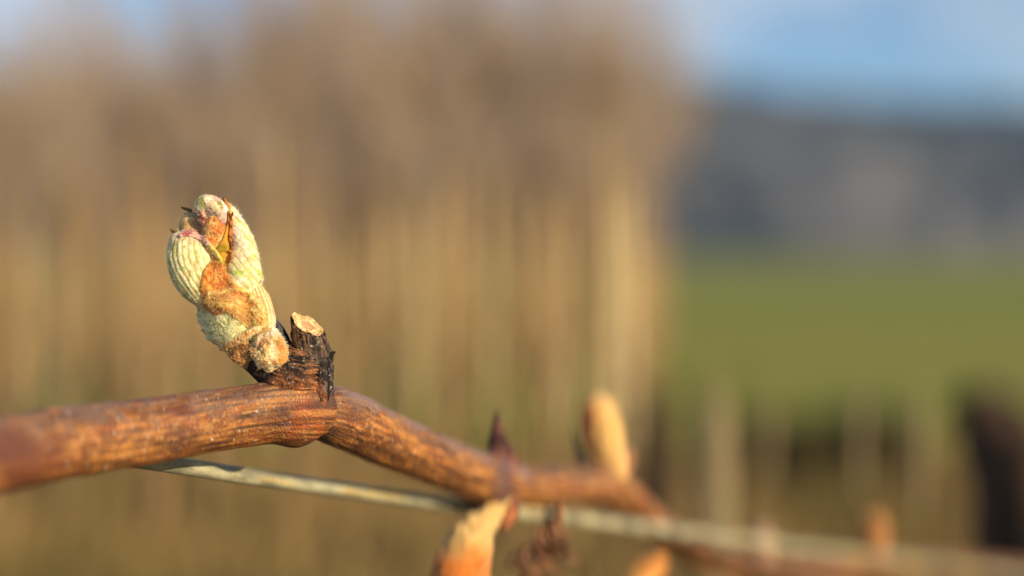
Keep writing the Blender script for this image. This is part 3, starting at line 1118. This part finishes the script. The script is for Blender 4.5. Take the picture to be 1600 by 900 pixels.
# curled leaf at the tip
part('leaf', [(357, 358, -1.8, 7, 7), (350, 340, -2.3, 12, 12), (338, 324, -2.5, 14, 13), (324, 317, -2.4, 13, 13), (315, 322, -2.2, 12, 12), (313, 334, -1.8, 8, 9)],
     leafm, bud, lambda U, V, Q: .5 * (nz(Q, 1.0) - .5),
     lambda U, V, Q, P: mix(mix(mix(A(232, 204, 152), A(250, 234, 192), sstep(.4, .6, nz(Q, 1.2))), A(220, 148, 132), sstep(.50, .64, nz(Q, .9, 5)) * .75),
                            A(140, 132, 40), sstep(.56, .64, nz(Q, .8, 23)) * sstep(.2, .4, V) * sstep(1.0, .7, V) * .9),
     nv=90, nu=80, hair=((252, 244, 228), .35, 250, .3))
# rounded leaf back at the left of the tip
part('leaf', [(330, 392, -.5, 16, 14), (312, 370, -.3, 22, 20), (302, 352, .1, 22, 19), (303, 340, .6, 15, 13), (308, 334, .8, 8, 8)],
     leafm, bud, lambda U, V, Q: .3 * (nz(Q, .8) - .5),
     lambda U, V, Q, P: mix(mix(A(188, 138, 84), A(226, 178, 112), sstep(.38, .62, nz(Q, 1.1))), A(160, 128, 104), sstep(.5, .62, nz(Q, .6, 4)) * .6), nv=80, nu=80, hair=((240, 225, 195), .4, 300, .3))
# orange woolly heart of the bud
part('inner_wool', [(344, 414, -1.6, 14, 12), (340, 394, -2.3, 22, 18), (338, 368, -2.4, 22, 19), (339, 348, -2.0, 18, 15), (342, 336, -1.5, 9, 9)],
     wool, bud, lambda U, V, Q: .7 * (nz(Q, .9) - .5),
     lambda U, V, Q, P: mix(mix(A(220, 128, 54), A(244, 186, 104), sstep(.4, .62, nz(Q, 1.3))), A(206, 92, 44), sstep(.52, .64, nz(Q, .8, 6)) * .7), nv=80, nu=80,
     hair=((248, 200, 130), .5, 700, .5))
# olive inner face of the right leaf, in its own shade
patch('leaf_fold', [(347, 418, 4), (349, 406, 13), (351, 391, 13), (355, 375, 8), (358, 356, 4.5), (359, 338, 3), (357, 326, 2)], leafm, bud, .35, .1,
      lambda U, V, Q: .15 * (nz(Q, 1.2) - .5),
      lambda U, V, Q, P: mix(A(156, 122, 26), A(210, 142, 44), sstep(.38, .6, nz(Q, 1.0) + .25 * (V - .4))), nv=80, nu=40)
patch('leaf_margin', [(276, 372, 3), (288, 364, 5), (303, 366, 5), (318, 375, 4.5), (331, 388, 4), (343, 404, 3.5), (350, 416, 2)], leafm, bud, .3, .25,
      lambda U, V, Q: .35 * (nz(Q, 1.6) - .5),
      lambda U, V, Q, P: mix(mix(A(220, 166, 138), A(172, 74, 66), sstep(.44, .62, nz(Q, 1.3))), mix(A(226, 196, 96), A(190, 190, 60), sstep(.4, .6, nz(Q, 1.2))), sstep(.5, .72, V)), nv=90, nu=24, hair=((250, 232, 220), .3, 160, .3))
# purple rolled tip
part('leaf_roll', [(326, 356, -2.6, 3, 4), (319, 347, -3.0, 6, 6), (316, 336, -3.0, 6, 6), (319, 328, -2.6, 3.5, 4)], leafm, bud,
     lambda U, V, Q: .2 * (nz(Q, 1.8) - .5), lambda U, V, Q, P: mix(A(110, 50, 36), A(204, 150, 122), sstep(.46, .64, nz(Q, 1.6))), nv=40, nu=40, hair=((244, 228, 224), .3, 60, .3))

# little teeth of the leaf margins
toothm = attr_mat('leaf_tooth', rough=.5, spec=.35, bump=.2, vary=.1)
teeth = [((356, 330, -1.9), (350, 322, -2.2)), ((361, 340, -2.0), (364, 331, -2.4)), ((361, 352, -2.4), (357, 345, -2.9)), ((360, 364, -2.7), (356, 357, -3.2)), ((361, 376, -2.9), (357, 369, -3.4)),
         ((361, 388, -3.1), (357, 381, -3.6)), ((359, 400, -3.2), (355, 394, -3.7)),
         ((352, 320, -.5), (350, 308, -.8)), ((344, 318, -.5), (341, 307, -.6)), ((337, 314, -.6), (333, 306, -.6)), ((316, 320, -1.6), (306, 313, -1.6)), ((314, 328, -1.6), (304, 321, -1.6)),
         ((300, 330, 0), (283, 324, -.2)), ((305, 338, 0), (289, 334, 0)), ((276, 368, -1), (266, 358, -1)), ((281, 364, -1), (270, 361, -1.2))]
tcol = [A(160, 96, 30), A(120, 62, 26), A(96, 80, 24), A(176, 110, 40)]
zr_ = np.fmin(blurred(2, 1), RAST)
patch('leaf_margin', [(356, 328, 1.2), (361, 340, 2.0), (361, 356, 2.0), (360, 372, 2.2), (362, 388, 2.0), (361, 402, 2.0), (356, 414, 1.2)], leafm, bud, .3, .1,
      lambda U, V, Q: .3 * (nz(Q, 2.0) - .5), lambda U, V, Q, P: mix(A(120, 52, 28), A(190, 108, 44), sstep(.4, .6, nz(Q, 1.6))), nv=110, nu=16, soft=1, ragged=1.1)
teeth = [((361, y_, 0), (361 - ln_, y_ - up_, 0)) for y_, ln_, up_ in ((339, -3, 8), (350, 4, 4), (372, 4, 4), (394, 4, 3))] + teeth[7:]
for i, (a, bb) in enumerate(teeth):
    if i < 4:
        da = float(zr_[a[1] - RY0, a[0] - RX0])
        a, bb = (a[0], a[1], da - .1), (bb[0], bb[1], da - .45)
    m = [(a[k] * .45 + bb[k] * .55) for k in range(3)]
    cl = (A(136, 66, 30), A(176, 96, 40), A(110, 60, 26), A(190, 120, 50))[i % 4] if i < 4 else tcol[i % 4] if i < 7 else A(112, 92, 40)
    tw = (1.9 + 1.1 * ((i * 7) % 5) / 4) if i < 4 else 3.2
    loft('leaf_tooth', [(*a, tw, tw), (m[0] + .6, m[1], m[2], tw * .8, tw * .8), (*bb, tw * .4, tw * .4)], 14, 12, toothm, bud, None,
         lambda U, V, Q, P, cl=cl: mix(np.broadcast_to(cl, U.shape + (3,)), np.broadcast_to(cl * .5, U.shape + (3,)), sstep(.6, 1, V)))

# papery scale on the right
part('bud_scale', [(414, 532, -2.2, 10, 8), (413, 515, -2.8, 17, 13), (409, 490, -3.0, 19, 15), (402, 464, -2.8, 17, 14), (397, 447, -2.2, 11, 9), (398, 438, -1.8, 4, 4)],
     scalem, bud, lambda U, V, Q: .04 * np.cos(U * 17 + 6 * nz(Q, .4)) + .35 * (nz(Q, .8) - .5),
     lambda U, V, Q, P: mix(mix(mix(A(238, 178, 108), A(251, 216, 158), sstep(-.4, .6, np.cos(U * 17 + 2 * nz(Q, .3)))), A(222, 128, 84), sstep(.5, .64, nz(Q, .8, 5)) * .6), A(250, 226, 190), sstep(.6, .2, V) * .4),
     nv=110, nu=120, hair=((252, 232, 200), .35, 260, .6))
# lower felted leaf
def c_low(U, V, Q, P):
    x, y = px_of(P)
    fan = np.cos((x - 352) / (1.0 + .012 * (540 - y)) * .33 + 3.0 * (nz(Q, .4) - .5))
    c = mix(A(210, 190, 124), A(246, 230, 172), sstep(.38, .62, nz(Q, 1.9)))
    c = mix(c, A(136, 152, 54), sstep(.2, .95, fan) * sstep(.40, .58, nz(Q, 1.3, 4)) * .75)
    c = mix(c, A(206, 160, 130), sstep(492, 478, y) * .5)
    return mix(c, A(196, 140, 76), sstep(528, 540, y) * .7)


patch('leaf', [(364, 544, 10), (361, 530, 26), (355, 508, 36), (349, 488, 37), (344, 474, 33), (342, 467, 26)], leafm, bud, .35, .8,
      lambda U, V, Q: .5 * (nz(Q, .9) - .5) + .3 * (nz(Q, 2.4) - .5), c_low, nv=120, nu=120, hair=((250, 236, 184), .42, 1500, .4))
# orange scale in the middle, with its fibres
patch('bud_scale', [(356, 488, 22), (348, 468, 32), (339, 446, 27), (336, 428, 20), (339, 414, 12), (341, 405, 3)], scalem, bud, .35, .4,
      lambda U, V, Q: .4 * (nz(Q, .9) - .5) + .2 * (nz(Q, 2.5) - .5),
      lambda U, V, Q, P: mix(mix(mix(A(212, 110, 38), A(240, 164, 72), sstep(.38, .62, nz(Q, 1.3))), A(186, 84, 54), sstep(.55, .15, V) * .6), A(250, 204, 124), sstep(.56, .66, fbm(np.stack([U * 9 + V * 4, V * 4, 0 * U], -1), 3)) * .6),
      nv=110, nu=90, hair=((240, 168, 88), 1.0, 800, .92))
patch('bud_scale', [(318, 464, 8), (340, 467, 15), (365, 470, 22), (388, 484, 24), (404, 506, 17), (412, 524, 8)], scalem, bud, .3, .3,
      lambda U, V, Q: .4 * (nz(Q, .9) - .5) + .2 * (nz(Q, 2.5) - .5),
      lambda U, V, Q, P: mix(mix(A(232, 160, 66), A(252, 216, 128), sstep(.38, .62, nz(Q, 1.2))), A(196, 98, 44), sstep(.50, .62, fbm(np.stack([U * 7 + V * 3, V * 3 + 8, 0 * U], -1), 3)) * .75),
      nv=120, nu=80, hair=((252, 204, 124), 1.2, 1500, .95))
part('scale_tip', [(322, 482, -1, 7, 6), (313, 475, -1, 6, 6), (304, 468, -1, 3, 3)], dark_bark, bud, lambda U, V, Q: .2 * (nz(Q, 2) - .5),
     lambda U, V, Q, P: mix(A(44, 30, 24), A(110, 84, 60), sstep(.5, .66, nz(Q, 2))), nv=26, nu=24)

# woolly base of the bud
def c_base(U, V, Q, P):
    x, y = px_of(P)
    c = mix(A(236, 184, 112), A(252, 222, 164), sstep(.36, .6, nz(Q, 1.2)))
    c = mix(c, A(204, 130, 56), sstep(.52, .66, nz(Q, .8, 7)) * .7)
    c = mix(c, A(224, 140, 44), sstep(428, 442, x) * .8)
    c = mix(c, A(255, 238, 208), sstep(530, 515, y) * .7)
    return mix(c, A(168, 74, 30), sstep(1.3, .5, ((x - 408) / 5.5) ** 2 + ((y - 538 + .6 * (x - 408)) / 7.0) ** 2) * .85)


part('woolly_base', [(410, 582, -2.0, 9, 8), (415, 566, -2.8, 21, 17), (419, 546, -3.4, 27, 22), (417, 527, -3.3, 22, 19), (411, 514, -2.8, 13, 11)], wool, bud,
     lambda U, V, Q: 2.2 * (nz(Q, .42, 3) - .5) + .9 * (nz(Q, 1.3) - .5), c_base, nv=110, nu=110, hair=((253, 228, 176), .45, 1700, .4))
part('woolly_base', [(392, 572, -1.0, 10, 10), (384, 556, -1.8, 22, 18), (380, 540, -2.4, 27, 20), (380, 527, -2.4, 18, 14)], wool, bud,
     lambda U, V, Q: .8 * (nz(Q, .7) - .5) + .4 * (nz(Q, 1.7) - .5),
     lambda U, V, Q, P: mix(mix(A(168, 108, 52), A(226, 168, 98), sstep(.38, .62, nz(Q, 1.4))), A(96, 56, 26), sstep(.54, .68, nz(Q, 1.0, 3)) * .8), nv=90, nu=90, hair=((234, 180, 112), .5, 700, .5))
part('scale_rim', [(343, 547, -2.6, 4, 4), (356, 539, -4.0, 6.5, 6), (374, 529, -4.9, 6.5, 6), (396, 517, -5.0, 6, 6), (418, 510, -4.2, 5, 5)], scalem, bud,
     lambda U, V, Q: .22 * (nz(Q, 1.4) - .5), lambda U, V, Q, P: mix(A(206, 146, 80), A(246, 204, 140), sstep(.38, .6, nz(Q, 1.4))), nv=70, nu=36, hair=((250, 222, 170), .4, 200, .5))
# dark scales hugging the base
part('dark_scale', [(446, 560, .4, 10, 9), (444, 540, .4, 12, 10), (438, 520, .2, 9, 8), (430, 503, 0, 5, 5), (426, 496, 0, 2, 2)],
     attr_mat('dark_bud_scale', rough=.4, spec=.4, bump=.3, vary=.2), bud, lambda U, V, Q: .15 * (nz(Q, 1.0) - .5),
     lambda U, V, Q, P: mix(A(24, 24, 34), A(52, 60, 88), sstep(.42, .62, nz(Q, .9))), nv=60, nu=40)
part('dark_scale', [(432, 590, -1.2, 8, 10), (412, 584, -1.6, 12, 14), (394, 572, -1.4, 11, 12), (378, 563, -.8, 7, 8), (370, 557, -.4, 3, 3)],
     dark_bark, bud, lambda U, V, Q: .35 * (nz(Q, 1.2) - .5), lambda U, V, Q, P: mix(A(22, 17, 15), A(74, 52, 38), sstep(.5, .7, nz(Q, 1.2))), nv=60, nu=40)

# clear sap beads at the edge of the right leaf
bead = bpy.data.materials.new('sap_bead')
bead.use_nodes = True
bb = bead.node_tree.nodes['Principled BSDF']
bb.inputs['Base Color'].default_value = (.9, .92, .88, 1)
bb.inputs['Roughness'].default_value = .05
bb.inputs['Transmission Weight'].default_value = .7
bb.inputs['IOR'].default_value = 1.33
for (x, y, dd, rad) in [(408, 439, -3.2, 2.2), (409, 433, -3.0, 1.4), (405, 428, -3.6, 1.3), (404, 404, -2.8, 1.2), (291, 452, -2.5, 1.3), (300, 460, -2.8, 1.1)]:
    o = loft('sap_bead', [(x, y + rad, dd, rad * .3, rad * .3), (x, y + rad * .6, dd, rad * .8, rad * .8), (x, y, dd, rad, rad), (x, y - rad * .6, dd, rad * .8, rad * .8), (x, y - rad, dd, rad * .3, rad * .3)], 10, 12, bead, bud)

# felt hairs standing off the bud: too many and too fine to pick apart
hv, hf, hc = [], [], []
hr = np.random.default_rng(3)
nb = 0
for P, Nn, T, (col, length, count, lay) in HAIR:
    nv_, nu_ = P.shape[:2]
    i = hr.integers(int(nv_ * .05), int(nv_ * .95), count)
    j = hr.integers(0, nu_, count)
    base = P[i, j]
    nr = Nn[i, j]
    tg = T[i]
    dirv = nr * (1 - lay * .8) + tg * lay * hr.normal(0.6, .5, (count, 1)) + hr.normal(0, .38, (count, 3))
    dirv /= np.linalg.norm(dirv, axis=1)[:, None]
    ln = length * 1e-3 * hr.uniform(.4, 1.3, (count, 1))
    side = np.cross(dirv, hr.normal(0, 1, (count, 3)))
    side /= np.linalg.norm(side, axis=1)[:, None]
    wd = hr.uniform(.013, .026, (count, 1)) * 1e-3
    curl = hr.normal(0, .28, (count, 3))
    mid = base + dirv * ln * .5 + nr * 0.00004
    tip = base + (dirv + curl) * ln + nr * 0.00003
    V = np.stack([base - side * wd, base + side * wd, mid + side * wd * .8, mid - side * wd * .8, tip], 1)
    hv.append(V.reshape(-1, 3))
    k = nb + np.arange(count) * 5
    hf += np.stack([k, k + 1, k + 2, k + 3], -1).tolist() + np.stack([k + 3, k + 2, k + 4], -1).tolist()
    hc.append(np.repeat(np.clip(A(*col) * hr.uniform(.75, 1.1, (count, 1)), 0, .88), 5, axis=0))
    nb += count * 5
hairm = attr_mat('felt_hair', rough=.6, spec=.3, vary=.05)
fz = mesh_from('felt_hair', np.concatenate(hv), hf, hairm, None, np.concatenate(hc))
fz.parent = bud
fz.matrix_parent_inverse = Matrix.Translation(-Vector(bud.matrix_world.translation)) if False else bud.matrix_basis.inverted()
fz['kind'] = 'stuff'

# ------------------------------------------------------------------ the other buds on the cane
def two_tone(a, bcol, y0, y1, axis='y'):
    def f(U, V, Q, P):
        x, y = px_of(P)
        t = y if axis == 'y' else x
        c = mix(a, bcol, sstep(y0, y1, t + 30 * (nz(Q, .4) - .5)))
        return mix(c, c * .6, sstep(.52, .66, nz(Q, .8, 5)) * .5)
    return f


def bud2(name, spine, color, label, amp=1.7):
    o = part(name, spine, wool, cane, lambda U, V, Q: amp * (nz(Q, .5) - .5), color, nv=70, nu=60)
    o['label'] = label
    return o


b1 = bud2('bud', [(796, 778, 49, 16, 16), (786, 792, 47, 19, 18), (770, 804, 45, 20, 19), (757, 816, 43, 21, 20), (745, 830, 42, 29, 26), (734, 850, 41, 38, 33), (724, 880, 40, 44, 38), (714, 915, 39, 45, 39), (706, 950, 38, 38, 34), (700, 980, 37, 20, 18)],
          two_tone(A(240, 186, 108), A(230, 130, 52), 842, 880), 'cream and orange bud hanging below the second node')
loft('bud_scale', [(802, 780, 48, 9, 10), (799, 798, 46, 13, 12), (790, 814, 45, 11, 10), (783, 828, 45, 5, 5)], 30, 30, scalem, b1,
     lambda U, V, Q: .8 * (nz(Q, .8) - .5), lambda U, V, Q, P: mix(A(120, 66, 42), A(190, 110, 62), sstep(.4, .6, nz(Q, .9))))
b2 = bud2('bud', [(962, 756, 93, 21, 20), (959, 738, 92, 23, 22), (952, 714, 91, 26, 24), (944, 688, 90, 31, 28), (939, 662, 90, 32, 28), (935, 640, 90, 28, 25), (933, 624, 90, 19, 18), (932, 615, 90, 10, 10)],
          two_tone(A(226, 122, 48), A(249, 190, 110), 912, 940, 'x'), 'glowing cream and orange bud standing on the third node')
loft('bud_scale', [(930, 750, 90, 9, 8), (918, 738, 88, 11, 8), (908, 716, 88, 8, 6), (899, 688, 88, 4, 4), (895, 672, 88, 2, 2)], 40, 30, dark_bark, b2, None,
     lambda U, V, Q, P: np.broadcast_to(A(52, 42, 36), U.shape + (3,)).copy())
loft('bud_scale', [(968, 745, 94, 8, 8), (982, 722, 95, 9, 8), (984, 702, 95, 5, 5)], 30, 24, scalem, b2, None,
     lambda U, V, Q, P: np.broadcast_to(A(186, 128, 88), U.shape + (3,)).copy())
bud2('bud', [(1040, 872, 126, 12, 12), (1022, 888, 124, 17, 16), (1003, 904, 122, 21, 19), (992, 925, 121, 19, 18), (986, 942, 120, 9, 9)],
     two_tone(A(240, 150, 66), A(246, 180, 100), 890, 910), 'orange bud cut off by the bottom edge below the wire')
bud2('bud', [(1190, 880, 182, 16, 16), (1190, 856, 182, 22, 20), (1188, 836, 182, 22, 20), (1187, 822, 182, 10, 10)],
     two_tone(A(196, 150, 116), A(206, 160, 124), 830, 850), 'dull pinkish bud in the blur where the wire fades')
bud2('bud', [(1368, 878, 268, 12, 12), (1367, 850, 268, 21, 20), (1366, 824, 268, 23, 21), (1366, 806, 268, 11, 10)],
     two_tone(A(214, 140, 70), A(190, 120, 62), 820, 840), 'farthest orange-brown bud on the blurred end of the cane')
# pointed withered bud on the second node
o = part('withered_bud', [(790, 735, 52, 24, 20), (784, 712, 52, 22, 18), (778, 692, 52, 16, 14), (776, 668, 52, 8.5, 8), (776, 650, 52, 4, 4), (777, 641, 52, 1.5, 1.5)], dark_bark, cane,
         lambda U, V, Q: .6 * (nz(Q, .6) - .5), lambda U, V, Q, P: mix(A(74, 44, 40), A(150, 92, 76), sstep(.4, .6, nz(Q, .7))), nv=60, nu=50, round_ends=False)
o['label'] = 'dark pointed withered bud on the second node'

# ------------------------------------------------------------------ dried tendril tuft hanging from the wire
ten = MB()
q = random.Random(21)
c0 = pt(872, 806, 66)
for j in range(9):
    a = q.uniform(0, 6.28)
    p = c0.copy()
    pts = []
    turns = q.uniform(1.2, 2.6)
    rad = q.uniform(.0015, .0042)
    L = q.uniform(.008, .017)
    off = np.array([q.uniform(-.006, .001), q.uniform(-.003, .003), 0])
    for k in range(26):
        s = k / 25
        pts.append(p + off * s * 1.4 + np.array([math.cos(a + turns * 6.28 * s) * rad * s, math.sin(a + turns * 6.28 * s) * rad * s, -L * s]))
    V, F = tube(pts, np.linspace(.0008, .0004, 26), 6)
    ten.add(V, F)
loop = [c0 + np.array([.0004, math.cos(t) * .0019, math.sin(t) * .0019 + .0006]) for t in np.linspace(0, 6.28, 22)]
V, F = tube(loop, np.full(22, .0007), 6)
ten.add(V, F)
tm = noise_mat('dried_tendril', tuple(A(84, 54, 40)), tuple(A(172, 116, 80)), 160)
o = ten.build('dried_tendril', tm, None, origin=c0)
tag(o, 'curled dry brown tendril wound round the wire below the cane', 'tendril')
